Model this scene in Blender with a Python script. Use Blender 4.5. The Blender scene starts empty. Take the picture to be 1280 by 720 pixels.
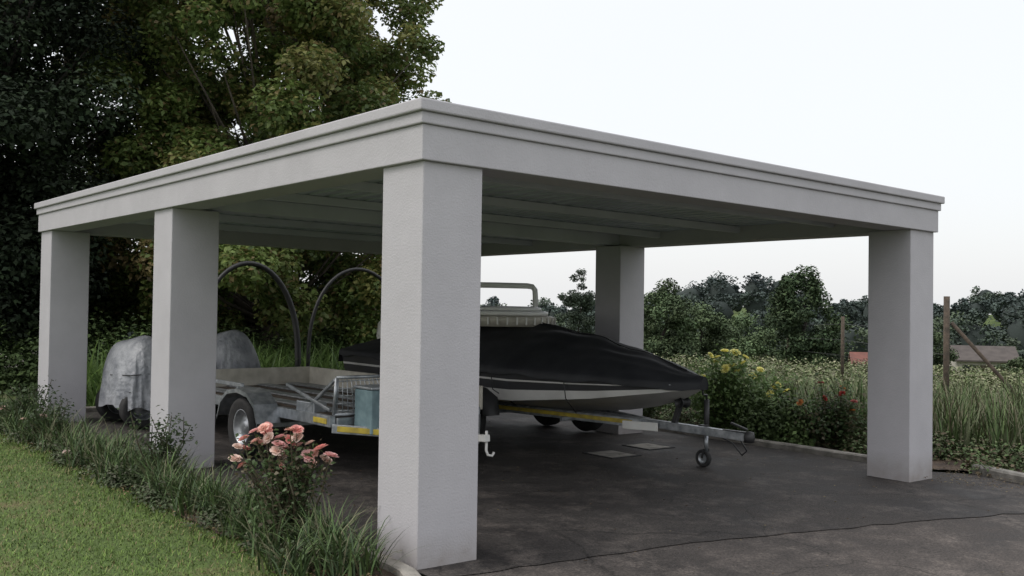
import bpy, math, numpy as np
from mathutils import Vector, Matrix
rng=np.random.default_rng(7)
sc=bpy.context.scene
COL=sc.collection
# ------------------------------------------------------------------ materials
def newmat(n):
    m=bpy.data.materials.new(n); m.use_nodes=True
    nt=m.node_tree; b=nt.nodes['Principled BSDF']; return m,nt,b
def N(nt,t,**k):
    n=nt.nodes.new(t)
    for a,v in k.items():
        if a in n.inputs.keys(): n.inputs[a].default_value=v
        else: setattr(n,a,v)
    return n
def mat(name,c1,c2=None,scale=6,rough=.7,bump=0,bscale=60,metal=0,detail=6,spec=.5,rng_=(.35,.65),dist=.02):
    m,nt,b=newmat(name); L=nt.links
    b.inputs['Roughness'].default_value=rough; b.inputs['Metallic'].default_value=metal
    b.inputs['Specular IOR Level'].default_value=spec
    geo=N(nt,'ShaderNodeNewGeometry')
    if c2 is None: c2=tuple(c*.8 for c in c1)
    no=N(nt,'ShaderNodeTexNoise'); no.inputs['Scale'].default_value=scale; no.inputs['Detail'].default_value=detail
    L.new(geo.outputs['Position'],no.inputs['Vector'])
    r=N(nt,'ShaderNodeValToRGB'); r.color_ramp.elements[0].position=rng_[0]; r.color_ramp.elements[1].position=rng_[1]
    r.color_ramp.elements[0].color=(*c1,1); r.color_ramp.elements[1].color=(*c2,1)
    L.new(no.outputs['Fac'],r.inputs[0]); L.new(r.outputs[0],b.inputs['Base Color'])
    if bump:
        n2=N(nt,'ShaderNodeTexNoise'); n2.inputs['Scale'].default_value=bscale; n2.inputs['Detail'].default_value=4
        L.new(geo.outputs['Position'],n2.inputs['Vector'])
        bp=N(nt,'ShaderNodeBump'); bp.inputs['Strength'].default_value=bump; bp.inputs['Distance'].default_value=dist
        L.new(n2.outputs['Fac'],bp.inputs['Height']); L.new(bp.outputs[0],b.inputs['Normal'])
    return m
def leafmat(name,rough=.55,trans=.25):
    m,nt,b=newmat(name); L=nt.links
    at=N(nt,'ShaderNodeAttribute'); at.attribute_name='col'
    L.new(at.outputs['Color'],b.inputs['Base Color']); b.inputs['Roughness'].default_value=rough
    b.inputs['Specular IOR Level'].default_value=.35
    if trans:
        tr=N(nt,'ShaderNodeBsdfTranslucent'); L.new(at.outputs['Color'],tr.inputs['Color'])
        mx=N(nt,'ShaderNodeMixShader'); mx.inputs[0].default_value=trans
        L.new(b.outputs[0],mx.inputs[1]); L.new(tr.outputs[0],mx.inputs[2])
        L.new(mx.outputs[0],nt.nodes['Material Output'].inputs['Surface'])
    return m
M_leaf=leafmat('leaf',.5,.38); M_grass=leafmat('grass_blade',.7,0); M_far=leafmat('far_leaf',.9,0); M_petal=leafmat('petal',.6,.3)
def stuccomat():
    m,nt,b=newmat('painted_plaster'); L=nt.links
    geo=N(nt,'ShaderNodeNewGeometry')
    n1=N(nt,'ShaderNodeTexNoise'); n1.inputs['Scale'].default_value=1.6; n1.inputs['Detail'].default_value=9; n1.inputs['Roughness'].default_value=.7
    L.new(geo.outputs['Position'],n1.inputs['Vector'])
    r=N(nt,'ShaderNodeValToRGB'); r.color_ramp.elements[0].position=.3; r.color_ramp.elements[1].position=.7
    r.color_ramp.elements[0].color=(.400,.388,.407,1); r.color_ramp.elements[1].color=(.462,.449,.470,1)
    L.new(n1.outputs['Fac'],r.inputs[0])
    sp=N(nt,'ShaderNodeSeparateXYZ'); L.new(geo.outputs['Position'],sp.inputs[0])
    mr=N(nt,'ShaderNodeMapRange'); mr.inputs['From Min'].default_value=.22; mr.inputs['From Max'].default_value=0.0
    L.new(sp.outputs['Z'],mr.inputs['Value'])
    n3=N(nt,'ShaderNodeTexNoise'); n3.inputs['Scale'].default_value=9; n3.inputs['Detail'].default_value=6
    L.new(geo.outputs['Position'],n3.inputs['Vector'])
    mu=N(nt,'ShaderNodeMath',operation='MULTIPLY'); L.new(mr.outputs[0],mu.inputs[0]); L.new(n3.outputs['Fac'],mu.inputs[1])
    mx=N(nt,'ShaderNodeMix',data_type='RGBA'); L.new(mu.outputs[0],mx.inputs['Factor'])
    L.new(r.outputs[0],mx.inputs[6]); mx.inputs[7].default_value=(.24,.21,.185,1)
    L.new(mx.outputs[2],b.inputs['Base Color']); b.inputs['Roughness'].default_value=.75
    n2=N(nt,'ShaderNodeTexNoise'); n2.inputs['Scale'].default_value=75; n2.inputs['Detail'].default_value=5
    L.new(geo.outputs['Position'],n2.inputs['Vector'])
    n4=N(nt,'ShaderNodeTexNoise'); n4.inputs['Scale'].default_value=3; n4.inputs['Detail'].default_value=2
    L.new(geo.outputs['Position'],n4.inputs['Vector'])
    ad=N(nt,'ShaderNodeMath',operation='MULTIPLY_ADD'); L.new(n4.outputs['Fac'],ad.inputs[0]); ad.inputs[1].default_value=2.5; L.new(n2.outputs['Fac'],ad.inputs[2])
    bp=N(nt,'ShaderNodeBump'); bp.inputs['Strength'].default_value=.42; bp.inputs['Distance'].default_value=.006
    L.new(ad.outputs[0],bp.inputs['Height']); L.new(bp.outputs[0],b.inputs['Normal'])
    return m
M_stucco=stuccomat()
def asphalt(name,dark,light,dirt,rough):
    m,nt,b=newmat(name); L=nt.links
    geo=N(nt,'ShaderNodeNewGeometry')
    n1=N(nt,'ShaderNodeTexNoise'); n1.inputs['Scale'].default_value=.8; n1.inputs['Detail'].default_value=10; n1.inputs['Roughness'].default_value=.72; n1.inputs['Distortion'].default_value=.8
    L.new(geo.outputs['Position'],n1.inputs['Vector'])
    r=N(nt,'ShaderNodeValToRGB'); r.color_ramp.elements[0].position=.38; r.color_ramp.elements[1].position=.64
    r.color_ramp.elements[0].color=(*dark,1); r.color_ramp.elements[1].color=(*light,1)
    L.new(n1.outputs['Fac'],r.inputs[0])
    nd=N(nt,'ShaderNodeTexNoise'); nd.inputs['Scale'].default_value=2.0; nd.inputs['Detail'].default_value=14; nd.inputs['Roughness'].default_value=.8
    L.new(geo.outputs['Position'],nd.inputs['Vector'])
    rd=N(nt,'ShaderNodeValToRGB'); rd.color_ramp.elements[0].position=.50; rd.color_ramp.elements[1].position=.68
    rd.color_ramp.elements[0].color=(0,0,0,1); rd.color_ramp.elements[1].color=(.9,.9,.9,1); L.new(nd.outputs['Fac'],rd.inputs[0])
    md=N(nt,'ShaderNodeMix',data_type='RGBA'); L.new(rd.outputs[0],md.inputs['Factor']); L.new(r.outputs[0],md.inputs[6]); md.inputs[7].default_value=(*dirt,1)
    sp=N(nt,'ShaderNodeTexNoise'); sp.inputs['Scale'].default_value=60; sp.inputs['Detail'].default_value=4; sp.inputs['Roughness'].default_value=.8
    L.new(geo.outputs['Position'],sp.inputs['Vector'])
    r2=N(nt,'ShaderNodeValToRGB'); r2.color_ramp.elements[0].position=.35; r2.color_ramp.elements[1].position=.72
    r2.color_ramp.elements[0].color=(.45,.45,.45,1); r2.color_ramp.elements[1].color=(1.9,1.85,1.8,1)
    L.new(sp.outputs['Fac'],r2.inputs[0])
    mx=N(nt,'ShaderNodeMix',data_type='RGBA',blend_type='MULTIPLY'); mx.inputs['Factor'].default_value=1
    L.new(md.outputs[2],mx.inputs[6]); L.new(r2.outputs[0],mx.inputs[7])
    nw=N(nt,'ShaderNodeTexNoise'); nw.inputs['Scale'].default_value=2; nw.inputs['Detail'].default_value=4; L.new(geo.outputs['Position'],nw.inputs['Vector'])
    va=N(nt,'ShaderNodeVectorMath',operation='MULTIPLY_ADD'); L.new(nw.outputs['Color'],va.inputs[0]); va.inputs[1].default_value=(.5,.5,0); L.new(geo.outputs['Position'],va.inputs[2])
    vo=N(nt,'ShaderNodeTexVoronoi'); vo.feature='DISTANCE_TO_EDGE'; vo.inputs['Scale'].default_value=.55; L.new(va.outputs[0],vo.inputs['Vector'])
    cr=N(nt,'ShaderNodeValToRGB'); cr.color_ramp.elements[0].position=.0; cr.color_ramp.elements[1].position=.006
    cr.color_ramp.elements[0].color=(.45,.45,.45,1); cr.color_ramp.elements[1].color=(1,1,1,1); L.new(vo.outputs['Distance'],cr.inputs[0])
    m3=N(nt,'ShaderNodeMix',data_type='RGBA',blend_type='MULTIPLY'); m3.inputs['Factor'].default_value=1
    L.new(mx.outputs[2],m3.inputs[6]); L.new(cr.outputs[0],m3.inputs[7])
    L.new(m3.outputs[2],b.inputs['Base Color']); b.inputs['Specular IOR Level'].default_value=.3
    rr=N(nt,'ShaderNodeMapRange'); rr.inputs['From Min'].default_value=.35; rr.inputs['From Max'].default_value=.65; rr.inputs['To Min'].default_value=rough-.2; rr.inputs['To Max'].default_value=rough+.1
    L.new(n1.outputs['Fac'],rr.inputs['Value']); L.new(rr.outputs[0],b.inputs['Roughness'])
    bp=N(nt,'ShaderNodeBump'); bp.inputs['Strength'].default_value=.6; bp.inputs['Distance'].default_value=.012
    n5=N(nt,'ShaderNodeTexNoise'); n5.inputs['Scale'].default_value=90; n5.inputs['Detail'].default_value=3
    L.new(geo.outputs['Position'],n5.inputs['Vector']); L.new(n5.outputs['Fac'],bp.inputs['Height']); L.new(bp.outputs[0],b.inputs['Normal'])
    return m
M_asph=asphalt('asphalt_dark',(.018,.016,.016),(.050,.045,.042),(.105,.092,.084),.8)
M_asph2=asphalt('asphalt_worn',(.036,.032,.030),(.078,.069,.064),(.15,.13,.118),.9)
M_kerb=mat('kerb_concrete',(.30,.28,.25),(.16,.15,.13),8,.9,.4,60)
M_ceil=mat('roof_sheet_paint',(.47,.50,.56),(.40,.43,.48),2,.45,.05,20)
M_purl=mat('purlin_paint',(.54,.55,.59),(.48,.49,.53),3,.5)
M_galv=mat('galvanised_steel',(.50,.52,.54),(.28,.30,.32),14,.42,.1,40,.75)
M_dark=mat('black_plastic',(.018,.018,.02),(.03,.03,.03),6,.5)
M_rub=mat('tyre_rubber',(.016,.016,.017),(.03,.029,.028),20,.8,.3,90)
M_yel=mat('yellow_reflective_tape',(.55,.42,.05),(.34,.26,.05),12,.6)
M_white=mat('white_gelcoat',(.70,.69,.66),(.56,.55,.52),3,.3)
M_pipe=mat('white_pipe_paint',(.80,.80,.79),(.72,.72,.70),3,.4)
M_cream=mat('cream_paint',(.56,.53,.46),(.42,.39,.33),8,.55,.1,30)
M_teal=mat('teal_paint',(.20,.29,.31),(.12,.19,.21),10,.5,.1,20)
M_cover=mat('black_canvas_cover',(.016,.017,.020),(.030,.031,.035),3,.62,.45,5,spec=.35)
M_tarp=mat('silver_tarpaulin',(.34,.35,.37),(.19,.20,.22),5,.45,.9,13,dist=.03)
M_wood=mat('weathered_wood',(.10,.075,.055),(.05,.04,.03),12,.9,.4,40)
M_bark=mat('bark',(.12,.10,.075),(.05,.042,.033),6,.95,.8,25)
M_barkd=mat('dark_bark',(.04,.033,.027),(.02,.017,.014),6,.95,.8,25)
M_soil=mat('soil',(.10,.066,.042),(.045,.03,.022),7,.95,.9,30)
M_wall=mat('house_wall',(.40,.37,.33),(.33,.31,.27),1,.9)
M_roofb=mat('brown_roof_tile',(.085,.072,.065),(.06,.05,.046),2,.9)
M_roofr=mat('red_roof_tile',(.17,.065,.05),(.12,.05,.04),2,.9)
M_glass=mat('dark_glass',(.03,.035,.04),(.02,.02,.03),2,.15)
def lawnmat():
    m,nt,b=newmat('grass_ground'); L=nt.links
    geo=N(nt,'ShaderNodeNewGeometry')
    n1=N(nt,'ShaderNodeTexNoise'); n1.inputs['Scale'].default_value=1.1; n1.inputs['Detail'].default_value=10; n1.inputs['Roughness'].default_value=.7
    L.new(geo.outputs['Position'],n1.inputs['Vector'])
    r=N(nt,'ShaderNodeValToRGB'); e=r.color_ramp.elements
    e[0].position=.3; e[0].color=(.055,.09,.02,1); e[1].position=.70; e[1].color=(.16,.12,.06,1)
    x=e.new(.54); x.color=(.08,.12,.028,1)
    L.new(n1.outputs['Fac'],r.inputs[0]); L.new(r.outputs[0],b.inputs['Base Color']); b.inputs['Roughness'].default_value=.95
    n2=N(nt,'ShaderNodeTexNoise'); n2.inputs['Scale'].default_value=40
    L.new(geo.outputs['Position'],n2.inputs['Vector'])
    bp=N(nt,'ShaderNodeBump'); bp.inputs['Strength'].default_value=.8; bp.inputs['Distance'].default_value=.05
    L.new(n2.outputs['Fac'],bp.inputs['Height']); L.new(bp.outputs[0],b.inputs['Normal'])
    return m
M_lawn=lawnmat()
# ------------------------------------------------------------------ mesh helpers
def obj(name,V,F,mats,midx=None,cols=None,smooth=False,parent=None):
    V=np.asarray(V,dtype=np.float32)
    me=bpy.data.meshes.new(name)
    if isinstance(F,np.ndarray):
        k=F.shape[1]; me.vertices.add(len(V)); me.vertices.foreach_set('co',V.ravel())
        me.loops.add(F.size); me.loops.foreach_set('vertex_index',F.ravel().astype(np.int32))
        me.polygons.add(len(F)); me.polygons.foreach_set('loop_start',np.arange(0,F.size,k,dtype=np.int32))
        me.polygons.foreach_set('loop_total',np.full(len(F),k,dtype=np.int32)); me.update(calc_edges=True)
    else:
        me.from_pydata([tuple(v) for v in V],[],F); me.update()
    if not isinstance(mats,(list,tuple)): mats=[mats]
    for m in mats: me.materials.append(m)
    if midx is not None: me.polygons.foreach_set('material_index',np.asarray(midx,dtype=np.int32))
    if cols is not None:
        a=me.attributes.new('col','FLOAT_COLOR','POINT')
        c=np.ones((len(V),4),dtype=np.float32); c[:,:3]=cols; a.data.foreach_set('color',c.ravel())
    if smooth: me.polygons.foreach_set('use_smooth',np.ones(len(me.polygons),dtype=bool))
    o=bpy.data.objects.new(name,me); COL.objects.link(o)
    if parent: o.parent=parent
    return o
def empty(name,loc=(0,0,0)):
    o=bpy.data.objects.new(name,None); COL.objects.link(o); o.empty_display_size=.2; return o
BF=[(0,3,2,1),(4,5,6,7),(0,1,5,4),(1,2,6,5),(2,3,7,6),(3,0,4,7)]
def box(name,c,s,m,parent=None,rot=(0,0,0),bevel=.004,fz=None):
    V=[]
    R=Matrix.Rotation(rot[2],3,'Z')@Matrix.Rotation(rot[1],3,'Y')@Matrix.Rotation(rot[0],3,'X')
    for z in(-.5,.5):
        for x,y in((-.5,-.5),(.5,-.5),(.5,.5),(-.5,.5)):
            v=R@Vector((x*s[0],y*s[1],z*s[2]))+Vector(c); V.append(v)
    o=obj(name,V,BF,m,parent=parent)
    if bevel:
        b=o.modifiers.new('b','BEVEL'); b.width=bevel; b.segments=2
    return o
def prism(name,x0,x1,y0,y1,fb,ft,m,parent=None,bevel=.01):
    V=[(x,y,fb(x,y)) for x,y in((x0,y0),(x1,y0),(x1,y1),(x0,y1))]+[(x,y,ft(x,y)) for x,y in((x0,y0),(x1,y0),(x1,y1),(x0,y1))]
    o=obj(name,V,BF,m,parent=parent)
    if bevel:
        b=o.modifiers.new('b','BEVEL'); b.width=bevel; b.segments=2
    return o
def ring(name,x0,x1,y0,y1,t,fb,ft,m,parent=None,bevel=.006):
    out=[(x0,y0),(x1,y0),(x1,y1),(x0,y1)]; inn=[(x0+t,y0+t),(x1-t,y0+t),(x1-t,y1-t),(x0+t,y1-t)]
    V=[(x,y,fb(x,y)) for x,y in out]+[(x,y,fb(x,y)) for x,y in inn]+[(x,y,ft(x,y)) for x,y in out]+[(x,y,ft(x,y)) for x,y in inn]
    F=[]
    for i in range(4):
        j=(i+1)%4
        F+=[(i,j,8+j,8+i),(4+j,4+i,12+i,12+j),(i,4+i,4+j,j),(8+i,8+j,12+j,12+i)]
    o=obj(name,V,F,m,parent=parent)
    if bevel:
        b=o.modifiers.new('b','BEVEL'); b.width=bevel; b.segments=2
    return o
def tube_geo(P,r,n=10):
    P=[Vector(p) for p in P]; 
    if not hasattr(r,'__len__'): r=[r]*len(P)
    V=[];F=[]; prev=None
    for i,p in enumerate(P):
        d=(P[min(i+1,len(P)-1)]-P[max(i-1,0)]).normalized()
        a=prev if prev is not None else (Vector((0,0,1)) if abs(d.z)<.9 else Vector((1,0,0)))
        u=(a-d*a.dot(d)).normalized(); prev=u; v=d.cross(u)
        for k in range(n):
            t=2*math.pi*k/n; V.append(p+(u*math.cos(t)+v*math.sin(t))*r[i])
    for i in range(len(P)-1):
        for k in range(n):
            k2=(k+1)%n; F.append((i*n+k,i*n+k2,(i+1)*n+k2,(i+1)*n+k))
    F.append(tuple(range(n))[::-1]); F.append(tuple((len(P)-1)*n+k for k in range(n)))
    return V,F
def tube(name,P,r,m,parent=None,n=10):
    V,F=tube_geo(P,r,n); return obj(name,V,F,m,parent=parent,smooth=True)
def lathe(name,prof,c,axis,m,parent=None,n=28,midx=None):
    ax=Vector(axis).normalized(); u=ax.orthogonal().normalized(); v=ax.cross(u); c=Vector(c); V=[];F=[];mi=[]
    for (r,h) in prof:
        for k in range(n):
            t=2*math.pi*k/n; V.append(c+ax*h+(u*math.cos(t)+v*math.sin(t))*r)
    for i in range(len(prof)-1):
        for k in range(n):
            k2=(k+1)%n; F.append((i*n+k,i*n+k2,(i+1)*n+k2,(i+1)*n+k)); mi.append(midx[i] if midx else 0)
    return obj(name,V,F,m,midx=mi,parent=parent,smooth=True)
def wheel(name,c,R,w,parent,axis=(1,0,0)):
    h=w/2; r=R*.6
    pr=[(r,-h*.8),(R*.82,-h),(R*.95,-h*.92),(R,-h*.6),(R,h*.6),(R*.95,h*.92),(R*.82,h),(r,h*.8)]
    lathe(name+'_tyre',pr,c,axis,M_rub,parent)
    lathe(name+'_rim',[(0.001,-h*.35),(R*.18,-h*.45),(R*.22,-h*.2),(R*.5,-h*.3),(R*.56,-h*.75),(r,-h*.8),(r,h*.8),(R*.56,h*.75),(R*.5,h*.3),(.001,h*.3)],c,axis,M_galv,parent)
def unit(n):
    v=rng.normal(size=(n,3)); return v/np.linalg.norm(v,axis=1)[:,None]
def leaf_geo(P,size,updir=.5,asp=.62,out=None):
    n=len(P); nrm=unit(n); nrm[:,2]=np.abs(nrm[:,2])+updir
    if out is not None: nrm+=out*.6
    nrm/=np.linalg.norm(nrm,axis=1)[:,None]
    d=unit(n); d-=nrm*np.sum(d*nrm,axis=1)[:,None]; d/=np.linalg.norm(d,axis=1)[:,None]
    s=np.cross(nrm,d); L=(size*rng.uniform(.6,1.3,n))[:,None]
    V=np.empty((n,4,3)); V[:,0]=P-d*L*.5; V[:,2]=P+d*L*.5-nrm*L*.12
    V[:,1]=P+s*L*asp*.5+nrm*L*.1; V[:,3]=P-s*L*asp*.5+nrm*L*.1
    F=np.arange(n*4).reshape(n,4)
    return V.reshape(-1,3),F
def mixcol(n,cs,var=.25):
    cs=np.array(cs); i=rng.integers(0,len(cs),n); c=cs[i]*rng.uniform(1-var,1+var,n)[:,None]; return c
def leaves(name,P,size,cols,m=None,parent=None,**k):
    V,F=leaf_geo(P,size,**k); return obj(name,V,F,m or M_leaf,cols=np.repeat(cols,4,axis=0),parent=parent)
def straps(name,B,L,W,cols,m=None,parent=None,seg=4,pitch=(.1,.7),droop=.9):
    n=len(B); az=rng.uniform(0,2*np.pi,n); th0=rng.uniform(pitch[0],pitch[1],n); dr=rng.uniform(.3,1,n)*droop
    W=W*rng.uniform(.7,1.2,n)
    h=np.zeros((n,seg+1)); z=np.zeros((n,seg+1))
    for i in range(1,seg+1):
        th=th0+dr*((i-.5)/seg)**1.5*1.6
        h[:,i]=h[:,i-1]+np.sin(th)*L/seg; z[:,i]=z[:,i-1]+np.cos(th)*L/seg
    D=np.stack([np.cos(az),np.sin(az)],1); S=np.stack([-np.sin(az),np.cos(az)],1)
    V=np.zeros((n,seg+1,2,3))
    for i in range(seg+1):
        w=W*(1-(i/seg)**2*.92)*.5
        for j,sg in((0,-1),(1,1)):
            V[:,i,j,:2]=B[:,:2]+D*h[:,i:i+1]+S*(sg*w)[:,None]; V[:,i,j,2]=B[:,2]+z[:,i]
    idx=np.arange(n*(seg+1)*2).reshape(n,seg+1,2)
    F=np.stack([idx[:,:-1,0],idx[:,:-1,1],idx[:,1:,1],idx[:,1:,0]],-1).reshape(-1,4)
    return obj(name,V.reshape(-1,3),F,m or M_leaf,cols=np.repeat(cols,(seg+1)*2,axis=0),parent=parent)
# ------------------------------------------------------------------ terrain
gx,gy=-.0106,.0119; rx,ry=-.0092,-.0011
azT=np.array([-3.2,-.6,.3,.66,.70,.76,.82,.863,.90,.93,.96,.985,1.016,1.034,1.06,1.10,1.13,1.15,1.173,1.4,1.9,3.2])
elT=np.array([.03,.05,.04,.010,.006,.010,.014,.026,.037,.033,.036,.026,.018,.029,.024,.016,.026,.032,.025,.036,.03,.03])
def G(x,y):
    x=np.asarray(x,float); y=np.asarray(y,float); d=np.hypot(x-3,y-3)
    P=gx*np.clip(x,-15,15)+gy*np.clip(y,-15,15)
    s=np.clip((d-11)/22,0,1); s=s*s*(3-2*s)
    F=np.interp(d,[11,30,60,90,120],[0,-1.0,-3.2,-4.3,-4.0])+.25*np.sin(x*.13)*np.cos(y*.11)
    el=np.interp(np.arctan2(x+3.37,y+4.89),azT,elT); far=1.6+el*200-5.5
    q=np.clip((d-105)/95,0,1); q=q*q*(3-2*q)
    F=F*(1-q)+far*q
    return P*(1-s)+F*s
def g(x,y): return gx*x+gy*y
rad=np.concatenate([[0.01,2,5,8,11],np.geomspace(13,1500,46)]); na=160
V=[];
for r_ in rad:
    for k in range(na):
        t=2*math.pi*k/na; x=3+r_*math.cos(t); y=3+r_*math.sin(t); V.append((x,y,float(G(x,y))-.03))
F=np.array([(i*na+k,(i+1)*na+k,(i+1)*na+(k+1)%na,i*na+(k+1)%na) for i in range(len(rad)-1) for k in range(na)])
obj('grass_ground',V,F,M_lawn,smooth=True)
def sheet(name,poly,dz,m):
    V=[(x,y,g(x,y)+dz) for x,y in poly]; return obj(name,V,[tuple(range(len(poly)))],m)
def edge(a,b,n,am):
    return [(a[0]+(b[0]-a[0])*i/n+rng.normal()*am*.5, a[1]+(b[1]-a[1])*i/n+rng.normal()*am) for i in range(1,n)]
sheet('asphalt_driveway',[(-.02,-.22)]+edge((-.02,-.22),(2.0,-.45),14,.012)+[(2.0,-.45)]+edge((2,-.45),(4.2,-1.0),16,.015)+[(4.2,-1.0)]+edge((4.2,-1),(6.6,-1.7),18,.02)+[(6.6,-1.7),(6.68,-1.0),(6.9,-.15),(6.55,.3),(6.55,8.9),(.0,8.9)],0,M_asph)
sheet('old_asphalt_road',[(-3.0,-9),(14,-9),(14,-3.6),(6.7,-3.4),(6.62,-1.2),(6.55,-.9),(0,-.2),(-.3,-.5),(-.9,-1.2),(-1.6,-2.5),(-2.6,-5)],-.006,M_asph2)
sheet('garden_bed_soil',[(6.66,.2)]+edge((6.66,.2),(6.98,-.1),5,.02)+[(6.98,-.1),(6.74,-.7),(6.66,-1.3),(6.66,-3.3),(14,-3.4),(14,12),(6.70,12)],.022,M_soil)
lft=[(-.52+.05*math.sin(y*2.3)+rng.normal()*.03,y) for y in np.linspace(9.2,.1,70)]
sheet('garden_strip_soil',[(-.5,-.45),(-.12,-.3),(-.12,9.2)]+lft,-.012,M_soil)
def kerb(name,P,w,h,wob=.01):
    V=[];F=[]
    for i,(x,y) in enumerate(P):
        a=P[max(i-1,0)];b=P[min(i+1,len(P)-1)]; d=Vector((b[0]-a[0],b[1]-a[1],0)).normalized(); n_=Vector((-d.y,d.x,0))
        for s,z in((-1,-.05),(-1,h*.8),(-.75,h),(.75,h),(1,h*.8),(1,-.05)):
            V.append((x+n_.x*s*w/2,y+n_.y*s*w/2,g(x,y)+z+rng.uniform(-wob,wob)*.3))
    for i in range(len(P)-1):
        for k in range(5): F.append((i*6+k,i*6+k+1,(i+1)*6+k+1,(i+1)*6+k))
    F.append(tuple(range(6)));F.append(tuple((len(P)-1)*6+k for k in range(6))[::-1])
    return obj(name,V,F,M_kerb)
kerb('kerb',[(6.63,y) for y in np.linspace(.75,8.9,30)],.13,.07)
kerb('kerb.001',[(7.0,-.08),(6.86,-.4),(6.74,-.75),(6.66,-1.2),(6.64,-2.0),(6.64,-3.3)],.15,.09)
kerb('kerb.002',[(x,8.95) for x in np.linspace(-.05,6.6,20)],.12,.07)
kerb('kerb.003',[(-.08,y) for y in np.linspace(8.9,.1,30)]+[(-.10,-.05),(-.2,-.3),(-.5,-.8),(-1.0,-1.7),(-1.7,-3.2)],.1,.035)
# ------------------------------------------------------------------ carport
cp=empty('carport')
w,Wd,L1,L2,Mm=.4522,5.7522,4.0189,7.9334,3.9005
Rf=lambda z:(lambda x,y:z+rx*x+ry*y)
Gf=lambda z:(lambda x,y:z+g(x,y))
for i,(x,y) in enumerate([(0,0),(0,L1),(0,L2),(Wd,0),(Wd,Mm),(Wd,L2)]):
    prism('column_%d'%(i+1),x,x+w,y,y+w,Gf(-.08),Rf(2.45),M_stucco,cp,.008)
X1,Y1=Wd+w,L2+w; o=.0316
ring('beam',-o,X1+o,-o,Y1+o,.30,Rf(2.4501),Rf(2.665),M_stucco,cp)
ring('coping_lower',-o-.02,X1+o+.02,-o-.02,Y1+o+.02,.32,Rf(2.6655),Rf(2.737),M_stucco,cp,.008)
ring('coping_upper',-o-.045,X1+o+.045,-o-.045,Y1+o+.045,.345,Rf(2.7375),Rf(2.811),M_stucco,cp,.01)
prism('crossbeam',.2691,X1-.2691,L1+.08,L1+.30,Rf(2.47),Rf(2.612),M_purl,cp,.005)
for i,y in enumerate(np.arange(.95,8.0,1.22)):
    if abs(y-L1-.2)<.3: continue
    prism('purlin_%d'%i,.2690,X1-.2690,y,y+.06,Rf(2.535),Rf(2.611),M_purl,cp,.004)
V=[];F=[]
xs=np.arange(.26,X1-.25,.2); pts=[]
for x in xs: pts+=[(x,0),(x+.12,0),(x+.14,.035),(x+.18,.035)]
for x,z in pts:
    for y in(.26,Y1-.26): V.append((x,y,2.614+z+rx*x+ry*y))
for i in range(len(pts)-1): F.append((2*i,2*i+1,2*i+3,2*i+2))
obj('roof_sheeting',V,F,M_ceil,parent=cp)
prism('roof_deck',.27,X1-.27,.27,Y1-.27,Rf(2.675),Rf(2.70),M_ceil,cp,0)
for i,(x,y,s) in enumerate([(4.43,2.72,.46),(5.27,2.95,.44)]):
    sub=empty('drain_cover' if i==0 else 'drain_cover.001')
    ring('rim_%d'%i,x-s/2,x+s/2,y-s/2,y+s/2,.03,Gf(-.02),Gf(.010),M_rub,sub,.002)
    prism('lid_%d'%i,x-s/2+.032,x+s/2-.032,y-s/2+.032,y+s/2-.032,Gf(-.02),Gf(.009),M_kerb,sub,.004)
# ------------------------------------------------------------------ motorboat on trailer
boat=empty('motorboat')
S=np.linspace(0,5.6,57); y0=1.58; bx=4.56
hb=np.interp(S,[0,.06,.15,.3,.7,1.2,2,3.5,5.6],[.03,.12,.22,.36,.58,.78,.96,1.03,.95])
zg=np.interp(S,[0,1,2.5,5.6],[.82,.86,.90,.95]); zc=np.interp(S,[0,.3,1,2,5.6],[.78,.73,.63,.54,.46]); zk=np.interp(S,[0,.25,.6,1,2,5.6],[.77,.65,.55,.48,.38,.32])
fr=np.array([0,.30,.36,.58,.64,1.0])
V=[];mi=[];F=[]
nr=2*6+1
for i,s in enumerate(S):
    half=[]
    for f_ in fr: 
        b_=hb[i]*(1-.12*f_); half.append((b_,zg[i]+(zc[i]-zg[i])*f_))
    row=[(-b_,z) for b_,z in half]+[(0,zk[i])]+[(b_,z) for b_,z in half[::-1]]
    for b_,z in row: V.append((bx+b_,y0+s,z))
seg=[1,0,1,1,0,2,2,0,1,1,0,1]
for i in range(len(S)-1):
    for k in range(nr-1): F.append((i*nr+k,i*nr+k+1,(i+1)*nr+k+1,(i+1)*nr+k)); mi.append(seg[k])
F.append(tuple((len(S)-1)*nr+k for k in range(nr))); mi.append(0)
M_hull2=mat('hull_bottom',(.46,.45,.43),(.34,.33,.31),3,.4)
M_hdark=mat('hull_dark_stripe',(.06,.06,.065),(.05,.05,.05),3,.35)
obj('hull',V,F,[M_white,M_hdark,M_hull2],midx=mi,parent=boat,smooth=False)
for sgn in(-1,1): tube('rub_rail_%d'%(sgn+2),[(bx+sgn*(hb[i]+.01),y0+S[i],zg[i]-.01) for i in range(0,57,2)],.014,M_galv,boat,8)
top=np.interp(S,[0,.3,.85,1.6,2.4,2.8,3.4,4.2,5.0,5.6],[.86,.97,1.12,1.27,1.385,1.43,1.46,1.36,1.22,1.12])
top=np.convolve(np.pad(top,3,mode='edge'),np.ones(7)/7,mode='valid')
u=np.linspace(-1,1,61); V=[]
for i,s in enumerate(S):
    for a in u:
        hgt=(1-abs(a)**2.1)**.85 if abs(a)<1 else 0
        q=min(1,max(0,(s-.8)/.8))
        hgt=q*(.55*(1-abs(a))+.45*hgt)+(1-q)*(hgt*.75+.25*(1-abs(a)))
        wr=.008*math.sin(5*s+4*a)+.007*math.sin(9*s-7*a+1)+.005*math.sin(21*a+3*s)
        z=zg[i]+.012+(top[i]-zg[i])*hgt+wr*(1-abs(a))*2*min(1,s)
        V.append((bx+a*(hb[i]+.028),y0+s-(.03 if i==0 else 0),z))
nu_=61
V2=np.array(V).reshape(len(S),nu_,3)
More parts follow.
